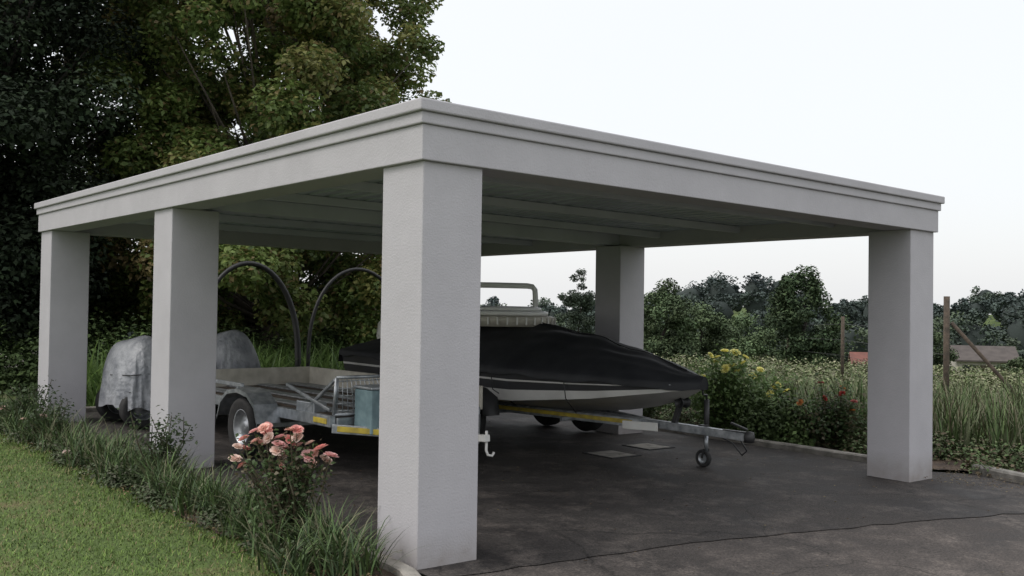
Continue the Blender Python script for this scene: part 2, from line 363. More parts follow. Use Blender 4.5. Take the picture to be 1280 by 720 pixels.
hd=.060+.012*np.sin(S*6)+.01*np.sin(S*13); hd[0]=.05
hemL=V2[:,:1].copy(); hemL[:,0,2]-=hd; hemR=V2[:,-1:].copy(); hemR[:,0,2]-=hd
V2=np.concatenate([hemL,V2,hemR],1); n2=nu_+2
F=np.array([(i*n2+k,(i+1)*n2+k,(i+1)*n2+k+1,i*n2+k+1) for i in range(len(S)-1) for k in range(n2-1)])
cv=obj('canvas_cover',V2.reshape(-1,3),F,M_cover,parent=boat,smooth=True)
V=[tuple(V2[-1,k]) for k in range(n2)]+[(V2[-1,k][0],V2[-1,k][1]+.03,.80) for k in range(n2)]
obj('cover_stern_flap',V,[(k,k+1,n2+k+1,n2+k) for k in range(n2-1)],M_cover,parent=boat)
V=[tuple(V2[0,k]) for k in range(n2)]+[(V2[0,k][0],V2[0,k][1]+.01,.77) for k in range(n2)]
obj('cover_bow_flap',V,[(k,k+1,n2+k+1,n2+k) for k in range(n2-1)],M_cover,parent=boat)
tube('cover_seam',[V2[i,n2//2]+np.array([0,0,.004]) for i in range(2,57,2)],.006,M_dark,boat,6)
for i in (12,22,32,42): tube('tie_down_%d'%i,[V2[i,0],V2[i,0]+np.array([.03,0,-.18]),np.array([bx-.62,y0+S[i],.46])],.006,M_dark,boat,6)
eng=[(.001,0),(.12,.0),(.17,.06),(.19,.2),(.17,.38),(.10,.46),(.001,.48)]
lathe('engine_cowl',eng,(bx,y0+5.85,.95),(0,0,1),M_white,boat,20)
box('engine_leg',(bx,y0+5.85,.66),(.10,.2,.6),M_dark,boat,bevel=.02)
cx,cy,cz=4.50,4.68,1.43
lathe('canopy_ring_base',[(.001,-.08),(.60,-.08),(.63,.0),(.63,.03),(.58,.05),(.001,.05)],(cx,cy,cz),(0,0,1),M_cream,boat,40)
lathe('canopy_ring_middle',[(.50,.052),(.54,.06),(.54,.10),(.50,.11),(.001,.11)],(cx,cy,cz),(0,0,1),M_pipe,boat,40)
lathe('canopy_ring_top',[(.42,.112),(.46,.12),(.45,.15),(.38,.165),(.001,.17)],(cx,cy,cz),(0,0,1),M_pipe,boat,40)
for k in range(34):
    t=2*math.pi*k/34; box('rib_%d'%k,(cx+.632*math.cos(t),cy+.632*math.sin(t),cz-.01),(.02,.02,.09),M_white,boat,rot=(0,0,t),bevel=0)
tube('canopy_pipe',[(4.10,5.05,1.86),(4.5,4.86,1.862),(4.86,4.68,1.86),(4.92,4.65,1.85),(4.95,4.635,1.81),(4.955,4.63,1.72),(4.955,4.63,1.48)],.036,M_pipe,boat,12)
bt=empty('boat_trailer')
def bar(name,a,b,wd,ht,m,parent):
    a=Vector(a);b=Vector(b);d=(b-a).normalized(); s=d.cross(Vector((0,0,1))).normalized(); u_=s.cross(d)
    V=[]
    for p in(a,b):
        for i,j in((-1,-1),(1,-1),(1,1),(-1,1)): V.append(p+s*i*wd/2+u_*j*ht/2)
    F=[(0,1,2,3),(7,6,5,4),(0,4,5,1),(1,5,6,2),(2,6,7,3),(3,7,4,0)]
    ob=obj(name,V,F,m,parent=parent); bb=ob.modifiers.new('b','BEVEL'); bb.width=.005; return ob
bar('drawbar',(4.56,1.0,.35),(4.56,3.3,.38),.08,.08,M_galv,bt)
for sx in(-1,1):
    bar('a_frame_%d'%(sx+2),(4.56+sx*.05,2.35,.36),(4.56+sx*.55,4.7,.40),.06,.10,M_galv,bt)
    bar('side_rail_%d'%(sx+2),(4.56+sx*.55,4.7,.40),(4.56+sx*.55,7.1,.40),.06,.10,M_galv,bt)
    bar('reflective_tape_%d'%(sx+2),(4.56+sx*.085+sx*.02,2.45,.365),(4.56+sx*.585,4.65,.403),.006,.045,M_yel,bt)
    for y in(4.25,5.0):
        wheel('wheel_%d_%d'%(sx+2,int(y*10)),(4.56+sx*.98,y,.30),.29,.18,bt)
    P=[(3.78,.36),(3.82,.56),(3.98,.66),(4.3,.67),(5.0,.67),(5.3,.65),(5.42,.54),(5.45,.36)]
    V=[];F=[]
    for yy,zz in P:
        V+=[(4.56+sx*.86,yy,zz),(4.56+sx*1.10,yy,zz),(4.56+sx*1.10,yy,zz-.035)]
    for i in range(len(P)-1): F+=[(3*i,3*i+1,3*i+4,3*i+3),(3*i+1,3*i+2,3*i+5,3*i+4)]
    obj('mudguard_%d'%(sx+2),V,F,M_dark,parent=bt,smooth=True)
bar('axle',(3.6,4.6,.30),(5.5,4.6,.30),.05,.05,M_galv,bt)
for yy in(3.3,4.7,6.9): bar('cross_member_%d'%int(yy*10),(4.2 if yy<4 else 4.0,yy,.335),(4.92 if yy<4 else 5.1,yy,.335),.05,.05,M_galv,bt)
bar('winch_post',(4.56,1.95,.38),(4.56,1.80,.80),.06,.05,M_dark,bt)
lathe('winch_drum',[(.06,-.06),(.06,-.05),(.03,-.05),(.03,.05),(.06,.05),(.06,.06)],(4.56,1.84,.62),(1,0,0),M_dark,bt,14)
bar('number_board',(4.36,2.5,.34),(4.50,2.12,.34),.02,.09,M_white,bt)
lathe('coupler_head',[(.001,-.05),(.05,-.05),(.055,0),(.045,.05),(.001,.06)],(4.56,1.0,.35),(0,0,1),M_dark,bt,14)
bar('coupler_body',(4.56,1.02,.37),(4.56,1.3,.37),.07,.06,M_dark,bt)
bar('coupler_lever',(4.56,1.02,.42),(4.56,1.22,.47),.03,.02,M_dark,bt)
jx,jy=4.68,1.62
tube('jockey_tube',[(jx,jy,.30),(jx,jy,.66)],.028,M_dark,bt)
tube('jockey_stem',[(jx,jy,.12),(jx,jy,.32)],.02,M_galv,bt)
tube('jockey_handle',[(jx,jy,.66),(jx,jy,.71),(jx-.10,jy-.03,.72),(jx-.10,jy-.03,.78)],.010,M_dark,bt,8)
bar('jockey_clamp',(4.58,jy,.37),(jx,jy,.37),.06,.08,M_dark,bt)
for k in(-1,1): bar('jockey_fork_%d'%(k+2),(jx+k*.035,jy,.16),(jx+k*.035-.0,jy+.03,.06),.012,.03,M_dark,bt)
wheel('jockey_wheel',(jx,jy+.035,g(jx,jy)+.09),.09,.05,bt)
tube('safety_chain',[(4.60,1.15,.33),(4.66,1.10,.20),(4.72,1.2,.14),(4.76,1.35,.24),(4.62,1.45,.33)],.008,M_dark,bt,6)
# ------------------------------------------------------------------ utility trailer
ut=empty('utility_trailer')
zd=.52; xa,xb,ya,yb=1.12,2.78,3.0,6.6
for x in(xa,xb): bar('rail_%d'%int(x*10),(x,ya,zd),(x,yb,zd),.06,.10,M_galv,ut)
for i,y in enumerate(np.linspace(ya,yb,6)): bar('cross_%d'%i,(xa+.032,y,zd-.002),(xb-.032,y,zd-.002),.05,.07,M_galv,ut)
prism('deck',xa+.04,xb-.04,ya+.03,yb-.03,lambda x,y:zd+.036,lambda x,y:zd+.05,M_wood,ut,0)
for i,x in enumerate((1.35,1.75,2.15,2.55)): bar('deck_track_%d'%i,(x,ya+.05,zd+.06),(x,yb-.05,zd+.06),.16,.018,M_galv,ut)
box('rear_board',((xa+xb)/2,yb+.02,zd+.14),(xb-xa+.1,.03,.24),M_cream,ut)
box('side_board',(xb+.045,(ya+yb)/2,zd+.14),(.03,yb-ya,.24),M_cream,ut)
bar('side_tube',(xa,ya+1.9,zd+.20),(xa,yb,zd+.20),.04,.04,M_galv,ut)
for i,y in enumerate((5.0,5.8,6.55)): box('stake_%d'%i,(xa,y,zd+.115),(.035,.035,.13),M_galv,ut)
for sx,x in((-1,.98),(1,2.92)):
    wheel('wheel_%d'%(sx+2),(x,4.45,.34),.30,.19,ut)
    P=[(3.98,.42),(4.06,.60),(4.22,.70),(4.45,.73),(4.68,.70),(4.84,.60),(4.92,.42)]
    V=[];F=[]
    for yy,zz in P: V+=[(x-sx*.12,yy,zz),(x+sx*.13,yy,zz),(x+sx*.13,yy,zz-.04)]
    for i in range(len(P)-1): F+=[(3*i,3*i+1,3*i+4,3*i+3),(3*i+1,3*i+2,3*i+5,3*i+4)]
    obj('mudguard_%d'%(sx+2),V,F,M_galv,parent=ut)
bar('axle',(1.0,4.45,.34),(2.9,4.45,.34),.05,.05,M_galv,ut)
for x in(xa,xb): bar('drawbar_%d'%int(x*10),(x,ya,zd-.06),(1.95,1.95,.42),.05,.08,M_galv,ut)
bar('tape_a',(xa+.0,ya-.08,zd-.055),(1.50,2.44,.441),.006,.05,M_yel,ut)
bar('tape_b',(xa-.034,ya+.05,zd),(xa-.034,ya+.30,zd),.006,.05,M_yel,ut)
bar('coupler',(1.95,1.98,.43),(1.97,1.82,.44),.07,.06,M_white,ut)
tube('jockey_stand',[(1.99,1.86,.50),(1.99,1.86,.33),(2.0,1.85,.29),(2.04,1.84,.28),(2.06,1.84,.31)],.012,M_white,ut)
gt=[(1.14,3.02,.58),(1.14,2.98,.92),(1.62,2.98,.92),(1.80,3.02,.58)]
for i in range(4): tube('gate_frame_%d'%i,[gt[i],gt[(i+1)%4]],.016,M_galv,ut,8)
for i in range(11):
    t=(i+.5)/11; a=Vector(gt[0]).lerp(Vector(gt[3]),t); b=Vector(gt[1]).lerp(Vector(gt[2]),t); tube('gate_bar_%d'%i,[a,b],.005,M_galv,ut,6)
for i in range(5):
    t=(i+.5)/5; a=Vector(gt[0]).lerp(Vector(gt[1]),t); b=Vector(gt[3]).lerp(Vector(gt[2]),t); tube('gate_wire_%d'%i,[a,b],.005,M_galv,ut,6)
bar('gate_brace',(1.14,3.0,.9),(1.14,3.55,.58),.03,.03,M_galv,ut)
bar('side_brace',(1.12,3.05,.62),(1.12,3.9,.80),.03,.03,M_galv,ut)
box('toolbox',(1.50,2.80,.62),(.38,.30,.40),M_teal,ut,bevel=.015)
box('toolbox_lid',(1.50,2.80,.835),(.40,.32,.025),M_galv,ut,bevel=.008)
box('toolbox_latch',(1.50,2.645,.77),(.05,.012,.07),M_dark,ut,bevel=.002)
box('corner_box',(1.20,3.55,.60),(.14,.35,.12),M_galv,ut,bevel=.01)
# ------------------------------------------------------------------ tarpaulin covered quad bike
qb=empty('covered_quad_bike')
def blob(name,c,s,m,parent,amp=.06,fl=.0):
    nu,nv=120,56; V=[];F=[]
    for i in range(nv+1):
        ph=math.pi*.5-(math.pi*.5)*i/nv*1.0
        for k in range(nu):
            t=2*math.pi*k/nu
            e=.66
            cc=math.copysign(abs(math.cos(t))**e,math.cos(t)); ss=math.copysign(abs(math.sin(t))**e,math.sin(t))
            rr=max(math.cos(ph),0)**.55; zz=math.sin(ph)**.9 if math.sin(ph)>0 else 0
            low=1-zz
            fold=1+.040*math.sin(9*t+2+2*zz)*low+.028*math.sin(19*t+c[0]*7-3*zz)*low+.014*math.sin(37*t+5*zz)*low
            x=cc*rr*s[0]*fold*(1+.06*low); y=ss*rr*s[1]*fold*(1+.06*low)
            z=zz*s[2]*(1+amp*math.sin(3*x/s[0]+c[1])*math.cos(2.6*y/s[1]+1))
            V.append((c[0]+x,c[1]+y,c[2]+z+.03*math.sin(6*t+c[0])*low))
    for i in range(nv):
        for k in range(nu):
            k2=(k+1)%nu; F.append((i*nu+k,(i+1)*nu+k,(i+1)*nu+k2,i*nu+k2))
    return obj(name,V,F,m,parent=parent,smooth=True)
blob('tarp_front',(.86,7.35,.32),(.31,.58,.80),M_tarp,qb,.08)
blob('tarp_seat',(1.42,7.45,.34),(.62,.50,.60),M_tarp,qb,.08)
blob('tarp_rear',(2.05,7.45,.34),(.36,.56,.84),M_tarp,qb,.08)
for k,(yy,zz) in enumerate(((6.98,.62),(7.2,.98))):
    tube('tie_rope_%d'%k,[(.55,7.35,.50+.2*k),(.62,6.83,.52+.2*k),(1.1,6.76,.55+.2*k)],.006,M_rub,qb,6)
for x in(.80,2.15):
    for y in(6.98,7.85): wheel('wheel_%d_%d'%(x*10,y*10),(x,y,.33),.25,.2,qb,axis=(0,1,0))
# ------------------------------------------------------------------ hoops
for i,(xl,xr,zp) in enumerate([(2.35,3.98,2.2),(4.16,6.0,2.18)]):
    a=np.linspace(0,math.pi,26); P=[((xl+xr)/2-(xr-xl)/2*math.cos(t),9.15+.05*math.sin(t),.75+(zp-.75)*math.sin(t)**.9) for t in a]
    P=[(xl-.02,9.15,.0)]+P+[(xr+.02,9.15,.0)]
    rr=np.linspace(.026,.050,len(P)) if i==0 else .03
    tube('garden_arch' if i==0 else 'garden_arch.001',P,rr,M_dark,None,12)
# ------------------------------------------------------------------ vegetation
def tree(name,base,envelope,ncl,crad,nleaf,size,cols,bark=M_bark,trunk_r=.22,inner=.35,leafm=None,limb=True,shade=True,tv=(.6,1.3)):
    t=empty(name); bx_,by_,bz_=base
    zs=[e[0] for e in envelope]; rs=[e[1] for e in envelope]; zt=zs[-1]
    z=rng.uniform(zs[0],zs[-1],ncl*4); rr=np.interp(z,zs,rs); keep=rng.uniform(0,max(rs),ncl*4)<rr; z=z[keep][:ncl]; rr=rr[keep][:ncl]
    a=rng.uniform(0,2*np.pi,len(z)); q=np.sqrt(rng.uniform(inner**2,1,len(z)))*rng.uniform(.82,1.08,len(z))
    C=np.stack([bx_+np.cos(a)*rr*q,by_+np.sin(a)*rr*q,bz_+z],1)
    cr=crad*rng.uniform(.6,1.35,len(C))
    ci=rng.choice(len(C),nleaf,p=cr**2.2/np.sum(cr**2.2)); d=unit(nleaf); rad_=rng.uniform(0,1,nleaf)**.45
    P=C[ci]+d*(cr[ci]*rad_)[:,None]*np.array([1,1,.75])
    cc=np.array(cols); tint=rng.uniform(tv[0],tv[1],len(C)); ctype=rng.integers(0,len(cc),len(C))
    pick=np.where(rng.uniform(size=nleaf)<.5,ctype[ci],rng.integers(0,len(cc),nleaf))
    c=cc[pick]*(tint[ci]*rng.uniform(.75,1.3,nleaf))[:,None]
    leaves('foliage',P,np.full(nleaf,size),c,leafm,t,out=d)
    V,F=[],[]
    def add(P_,r_):
        nonlocal V,F
        v,f=tube_geo(P_,r_,8); off=len(V); V+=v; F+=[tuple(k+off for k in ff) for ff in f]
    nT=8; tp=[Vector((bx_+.12*math.sin(i*1.3)*i/nT,by_+.12*math.cos(i*1.7)*i/nT,bz_-.1+(zt*.85)*i/nT)) for i in range(nT+1)]
    add(tp,[trunk_r*(1-.85*(i/nT))*(1.25 if i==0 else 1) for i in range(nT+1)])
    if limb:
        for k in range(0,len(C),2):
            e=Vector(C[k]); hz=max(.15,min(.8,(e.z-bz_)/zt*.75)); st=tp[int(hz*nT)]
            m_=st.lerp(e,.5)+Vector((0,0,-.15)); add([st,m_,e],[trunk_r*.24,trunk_r*.12,trunk_r*.04])
    obj('trunk',V,F,bark,parent=t,smooth=True)
    return t
tree('plane_tree',(5.75,13.8,0),[(.7,3.3),(2.5,4.2),(5,3.8),(7,3.8),(9,3.4),(10.8,2.6),(12,.8)],330,.56,220000,.12,
     [(.115,.165,.045),(.15,.20,.06),(.095,.14,.04),(.21,.21,.07),(.20,.155,.07),(.16,.205,.06)],inner=.15,tv=(.7,1.3))
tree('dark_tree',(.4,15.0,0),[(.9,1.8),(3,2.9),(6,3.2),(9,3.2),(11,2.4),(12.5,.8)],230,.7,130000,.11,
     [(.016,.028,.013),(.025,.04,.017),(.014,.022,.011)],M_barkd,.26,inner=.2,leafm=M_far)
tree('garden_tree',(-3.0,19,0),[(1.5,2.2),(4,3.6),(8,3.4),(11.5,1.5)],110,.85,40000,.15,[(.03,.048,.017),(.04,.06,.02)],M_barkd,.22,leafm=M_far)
tree('garden_tree.001',(3.2,19.5,0),[(1.0,2.8),(4,3.6),(8,3.3),(11,1.5)],120,.9,60000,.15,[(.08,.12,.034),(.11,.15,.042),(.16,.17,.06)],M_bark,.22,leafm=M_far)
tree('garden_tree.002',(8.0,20.5,-.2),[(.5,1.5),(2,1.8),(2.8,1.0),(3.3,.4)],40,.45,16000,.10,[(.055,.085,.03),(.075,.11,.036)],M_bark,.12,leafm=M_far)
mids=[('willow_tree',20.9,16.5,2.7,1.15,[(.07,.105,.05),(.09,.125,.06)]),('willow_tree.001',25.7,19.0,2.5,1.5,[(.07,.10,.05),(.085,.12,.055)]),
('round_tree',20.9,11.3,2.85,1.2,[(.035,.06,.026),(.05,.075,.032)]),('round_tree.001',33.3,23.1,2.5,2.0,[(.07,.105,.05),(.085,.12,.055)]),
('round_tree.002',29.7,26.1,2.6,2.3,[(.05,.08,.04),(.07,.095,.045)]),('field_tree',45.1,45.8,7.6,1.7,[(.045,.062,.042),(.055,.075,.05)]),
('field_tree.002',44,20,3.0,1.8,[(.075,.10,.05),(.06,.085,.045)]),
('field_tree.003',38,34,3.6,2.4,[(.05,.08,.045),(.06,.085,.045)]),('field_tree.004',66,16,3.8,2.2,[(.06,.085,.05),(.055,.075,.045)]),
('field_tree.005',53,19.2,1.9,1.3,[(.07,.10,.05),(.085,.115,.055)])]
for nm,x,y,h,r_,cs in mids:
    z=float(G(x,y)); dd=math.hypot(x,y); sz=.065+.0014*dd
    tree(nm,(x,y,z),[(.2,r_*.8),(h*.4,r_),(h*.75,r_*.75),(h,r_*.2)],60,r_*.26,15000,sz,cs,M_barkd,.10,leafm=M_far,limb=False,inner=.2)
# distant forest: one mesh
PV=[];PC=[];PS=[];CV=[];CF=[]
nph,nth=6,9
for ring_d in (82,100,118,136,154,172,190,206):
    az=-.6+rng.uniform(0,.03)
    while az<1.9:
        d=ring_d*rng.uniform(.94,1.06)
        x=-3.37+d*math.sin(az); y=-4.89+d*math.cos(az); gz=float(G(x,y))-.3
        h=rng.choice([2.6,3.6,4.6,5.6,7.0],p=[.22,.28,.26,.17,.07])*rng.uniform(.85,1.15)
        if ring_d<95: h*=.7
        if ring_d>180: h=min(h*1.1,7.2)
        r_=h*rng.uniform(.42,.68)
        skip=(ring_d<85 and (1.095<az<1.17 or 1.02<az<1.045)) or (ring_d<110 and rng.uniform()<.4)
        if not skip:
            n=900; ncl=15
            cl=unit(ncl)*np.array([r_*.65,r_*.65,h*.30])+np.array([x,y,gz+h*.62])
            k=rng.integers(0,ncl,n); dv=unit(n); P=cl[k]+dv*(r_*.36*rng.uniform(0,1,n)**.4)[:,None]*np.array([1,1,.8])
            PV.append(P); base=np.array([.040,.056,.036])*rng.uniform(.6,1.4)
            if rng.uniform()<(.45 if ring_d<130 else .15): base=np.array([.080,.105,.052])*rng.uniform(.75,1.1)
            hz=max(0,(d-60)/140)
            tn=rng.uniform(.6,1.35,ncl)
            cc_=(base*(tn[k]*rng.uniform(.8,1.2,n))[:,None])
            PC.append(cc_*(1-.25*hz)+hz*np.array([.030,.039,.050])); PS.append(np.full(n,.20+.0016*d))  # aerial haze painted into the leaf colour, bluer with distance
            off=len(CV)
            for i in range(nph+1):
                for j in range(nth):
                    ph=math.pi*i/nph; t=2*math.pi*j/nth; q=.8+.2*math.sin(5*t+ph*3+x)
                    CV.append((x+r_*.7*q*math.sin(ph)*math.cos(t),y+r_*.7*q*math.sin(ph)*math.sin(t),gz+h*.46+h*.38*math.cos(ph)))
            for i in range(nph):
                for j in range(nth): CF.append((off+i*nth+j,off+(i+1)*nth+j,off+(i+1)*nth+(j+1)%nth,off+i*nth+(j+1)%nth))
        az+=r_*1.25/d
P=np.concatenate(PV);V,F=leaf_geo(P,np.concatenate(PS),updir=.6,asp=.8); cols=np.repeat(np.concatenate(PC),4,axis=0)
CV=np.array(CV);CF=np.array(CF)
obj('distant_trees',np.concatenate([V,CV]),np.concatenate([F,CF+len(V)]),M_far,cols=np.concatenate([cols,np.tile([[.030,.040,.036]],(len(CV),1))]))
def scatter_bushes(name,pts_,rad_,h,n,size,cols,leafm=None,dz=0.02):
    C=np.array(pts_); k=rng.integers(0,len(C),n); d=unit(n); d[:,2]=np.abs(d[:,2])
    rr=rad_*rng.uniform(.6,1.3,len(C)); hh=h*rng.uniform(.6,1.25,len(C)); q=rng.uniform(0,1,n)**.4
    P=np.stack([C[k,0]+d[:,0]*rr[k]*q,C[k,1]+d[:,1]*rr[k]*q,G(C[k,0],C[k,1])+dz+d[:,2]*hh[k]*q],1)
    tint=rng.uniform(.65,1.3,len(C)); c=mixcol(n,cols)*tint[k][:,None]
    return leaves(name,P,np.full(n,size),c,leafm,out=d)
pts_=[(rng.uniform(-6,9),rng.uniform(11.6,14.5)) for _ in range(80)]
scatter_bushes('shrubbery',pts_,.8,1.2,60000,.09,[(.085,.13,.045),(.11,.16,.052),(.065,.10,.034)],M_far)
pts_=[(rng.uniform(-20,-2),rng.uniform(14.5,19)) for _ in range(80)]
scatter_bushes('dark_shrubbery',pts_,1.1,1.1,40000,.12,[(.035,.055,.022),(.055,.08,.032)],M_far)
B=[];
for _ in range(140):
    x,y=rng.uniform(1,9),rng.uniform(9.3,11.8)
    for _ in range(30): B.append((x+rng.normal()*.08,y+rng.normal()*.08,g(x,y)))
B=np.array(B); straps('agapanthus_bed',B,rng.uniform(.6,1.1,len(B)),.045,mixcol(len(B),[(.12,.19,.055),(.15,.23,.07),(.08,.14,.04)]))
# lawn blades: short mown lawn
n=260000
x=-.42-np.abs(rng.beta(1.1,1.6,n))*7.5; y=-3+rng.beta(1.1,1.5,n)*16
zb=g(x,y)-.034
B=np.stack([x,y,zb],1)
pn=np.clip(.5+.35*np.sin(x*1.3+1.3*np.sin(y*1.1))*np.sin(y*1.4+np.sin(x*1.9))+.25*np.sin(x*4.1+y*2.3)*np.sin(y*3.7-x*1.9),0,1)
keep=(rng.uniform(size=n)<(1.05-.7*pn**2))&(rng.uniform(-.60,-.46,n)>x-.03*np.sin(y*5))
c=mixcol(n,[(.115,.185,.036),(.14,.21,.045),(.09,.15,.032)],.3)
br=(rng.uniform(size=n)<(.05+.36*pn**2)); c[br]=mixcol(br.sum(),[(.24,.19,.10),(.19,.16,.07)],.3)
B=B[keep];c=c[keep]
Lg=rng.uniform(.020,.045,len(B)); Lg[B[:,0]>-.75]*=1.8
straps('lawn_grass',B,Lg,.006,c,m=M_grass,seg=2,pitch=(.2,1.1),droop=.6)
# agapanthus strip along left columns
B=[];Ls=[]
for yy in np.arange(.10,8.9,.07):
    for rep in range(2):
        xx=-.34+rng.normal()*.12; s_=rng.uniform(.45,1.05)
        for _ in range(26): B.append((xx+rng.normal()*.045,yy+rng.normal()*.05,g(xx,yy)-.01)); Ls.append(.40*s_*rng.uniform(.7,1.2))
B=np.array(B); straps('garden_border_plants',B,np.array(Ls),.013,mixcol(len(B),[(.07,.115,.04),(.09,.14,.045),(.05,.08,.034),(.14,.14,.08)]),m=M_grass,pitch=(.05,.75))
pts_=[(-.44+rng.normal()*.10,rng.uniform(.4,9)) for _ in range(80)]
scatter_bushes('border_groundcover',pts_,.17,.17,16000,.032,[(.055,.08,.035),(.075,.10,.045),(.09,.095,.06)],M_grass,-.01)
n=1600; P=np.stack([rng.normal(-.45,.12,n),rng.uniform(-.3,9,n),np.zeros(n)],1); P[:,2]=g(P[:,0],P[:,1])+rng.uniform(0,.02,n)
leaves('leaf_litter',P,np.full(n,.03),mixcol(n,[(.16,.10,.05),(.10,.07,.04),(.2,.15,.08)]),M_grass,updir=3)
def rose_geo(c,R,col):
    V=[];F=[];C=[]
    c=np.array(c); ax=unit(1)[0]; ax[2]=abs(ax[2])+.8; ax[1]-=.5; ax[0]-=.4; ax/=np.linalg.norm(ax); u_=np.cross(ax,[.3,.9,.1]); u_/=np.linalg.norm(u_); v_=np.cross(ax,u_)
    for layer,(np_,tilt,s_) in enumerate([(6,1.25,1.0),(6,.9,.88),(5,.55,.72),(4,.2,.55)]):
        for k in range(np_):
            t=2*math.pi*k/np_+layer*.5+rng.uniform(-.15,.15); d=u_*math.cos(t)+v_*math.sin(t); sd=np.cross(ax,d)
            o_=len(V); L_=R*s_
            a_=c+d*L_*.1; m_=c+(d*math.sin(tilt)*.55+ax*(math.cos(tilt)*.55+.12))*L_; e_=c+(d*math.sin(tilt+.15)*1.05+ax*math.cos(tilt+.15)*.9)*L_
            V+=[a_,m_+sd*L_*.5,e_+sd*L_*.36,e_+d*L_*.08,e_-sd*L_*.36,m_-sd*L_*.5]; F+=[(o_,o_+1,o_+2,o_+3),(o_,o_+3,o_+4,o_+5)]
            cc=np.array(col)*rng.uniform(.85,1.12)*(1-.15*(layer==3)); C+=[cc]*6
    return V,F,C
def rosebush(name,base,h,rad_,flowers,nleaf,leafcols,R=.045,lsize=.045,ntip=14):
    p=empty(name); bx_,by_=base; bz_=float(G(bx_,by_))-.03
    V=[];F=[]
    tips=[Vector(f_[0]) for f_ in flowers]+[Vector((bx_+rng.normal()*rad_*.6,by_+rng.normal()*rad_*.6,bz_+h*rng.uniform(.5,1))) for _ in range(ntip)]
    LP=[]
    for t in tips:
        b0=Vector((bx_+rng.normal()*.04,by_+rng.normal()*.04,bz_)); m_=b0.lerp(t,.5)+Vector((rng.normal()*.04,rng.normal()*.04,.05))
        v,f=tube_geo([b0,m_,t],[.009,.006,.003],6); o_=len(V); V+=v; F+=[tuple(k+o_ for k in ff) for ff in f]
        for _ in range(nleaf//len(tips)):
            q=rng.uniform(.25,.97); pp=(b0.lerp(m_,q*2) if q<.5 else m_.lerp(t,q*2-1)); LP.append(np.array(pp)+rng.normal(size=3)*.055*(rad_/.25)**.5)
    obj('stems',V,F,mat(name+'_stem',(.06,.07,.03),(.05,.035,.02),9),parent=p)
    LP=np.array(LP); leaves('leaves',LP,np.full(len(LP),lsize),mixcol(len(LP),leafcols),None,p)
    V=[];F=[];C=[]
    for c,col in flowers:
        v,f,cc=rose_geo(c,R*rng.uniform(.75,1.2),col); o_=len(V); V+=v; F+=[tuple(k+o_ for k in ff) for ff in f]; C+=cc
    obj('flowers',np.array(V),F,M_petal,cols=np.array(C),parent=p)
fl=[]
for a,z in [(-.25,.67),(-.19,.72),(-.23,.60),(-.28,.53),(-.22,.49),(-.12,.74),(-.06,.73),(.02,.74),(.0,.68),(.06,.66),(.11,.63),(.17,.65),(.22,.62),(.28,.54),(-.06,.60),(.0,.56),(-.03,.50),(.05,.42),(.24,.50),(-.14,.64),(.10,.69),(-.18,.66),(.15,.57),(-.04,.64),(.04,.61),(-.09,.68),(.19,.58),(-.02,.45),(.07,.74),(-.30,.62),(.26,.58)]:
    fl.append(((-.36+a*.768,1.05-a*.64+rng.normal()*.05,z+.015),[(.88,.58,.50),(.84,.42,.38),(.88,.70,.62),(.84,.52,.50)][rng.integers(0,4)]))
rosebush('pink_rose_bush',(-.31,.98),.68,.2,fl,1900,[(.08,.125,.05),(.10,.15,.065),(.13,.11,.07)],.043,.038)
fl=[]
for a,z in [(-.10,1.06),(-.24,1.0),(-.05,.97),(.18,.90),(.10,.80),(-.30,.72),(.35,.74),(.6,.60),(.72,.56),(.0,.87),(.25,.98),(.65,.64),(-.18,.84),(.45,.82),(.05,1.04),(-.15,.92),(.50,.52)]:
    fl.append(((6.90+a*.768,3.22-a*.64+rng.normal()*.08-.18,z),(.88,.83,.34)))
rosebush('yellow_rose_bush',(7.0,3.2),1.02,.5,fl,5200,[(.11,.175,.06),(.145,.215,.075)],.058,.065,28)
pts_=[(7.3+rng.normal()*.3,2.55+rng.normal()*.35) for _ in range(16)]
scatter_bushes('garden_shrub',pts_,.30,.62,9000,.06,[(.085,.13,.045),(.11,.165,.055)],M_grass)
fl=[]
for a,z in [(-.15,.74),(.05,.62),(.3,.52),(-.35,.5),(.4,.36),(.15,.68),(.5,.36),(-.1,.56),(.2,.42)]:
    fl.append(((7.05+a*.768,1.75-a*.64+rng.normal()*.1-.1,z),[(.40,.05,.04),(.55,.24,.08),(.50,.15,.14)][rng.integers(0,3)]))
rosebush('red_rose_bush',(7.15,1.8),.66,.45,fl,3800,[(.055,.085,.034),(.095,.085,.05),(.07,.115,.045)],.038,.055)
fl=[]
for a,z in [(-.2,.35),(.1,.4),(.25,.3),(0,.25)]: fl.append(((7.0+a*.5,4.6-a*.6,z),(.6,.08,.10)))
rosebush('red_rose_bush.001',(7.0,4.6),.5,.3,fl,900,[(.07,.10,.04)],.04,.05)
fl=[]
for a,z in [(-.2,.30),(.1,.34),(.05,.2)]: fl.append(((-.48+a*.5,6.5-a*.6,z),(.75,.6,.52)))
rosebush('pink_rose_bush.001',(-.42,6.4),.5,.25,fl,900,[(.06,.09,.04)],.04,.04)
fl=[((-.62,4.9,.16),(.75,.6,.55))]
rosebush('pink_rose_bush.002',(-.3,3.4),.66,.22,fl,900,[(.06,.09,.04)],.035,.038)
fl=[((-.5,7.9,.30),(.7,.5,.45))]
rosebush('pink_rose_bush.003',(-.3,7.5),.60,.3,fl,900,[(.06,.09,.04)],.035,.045)
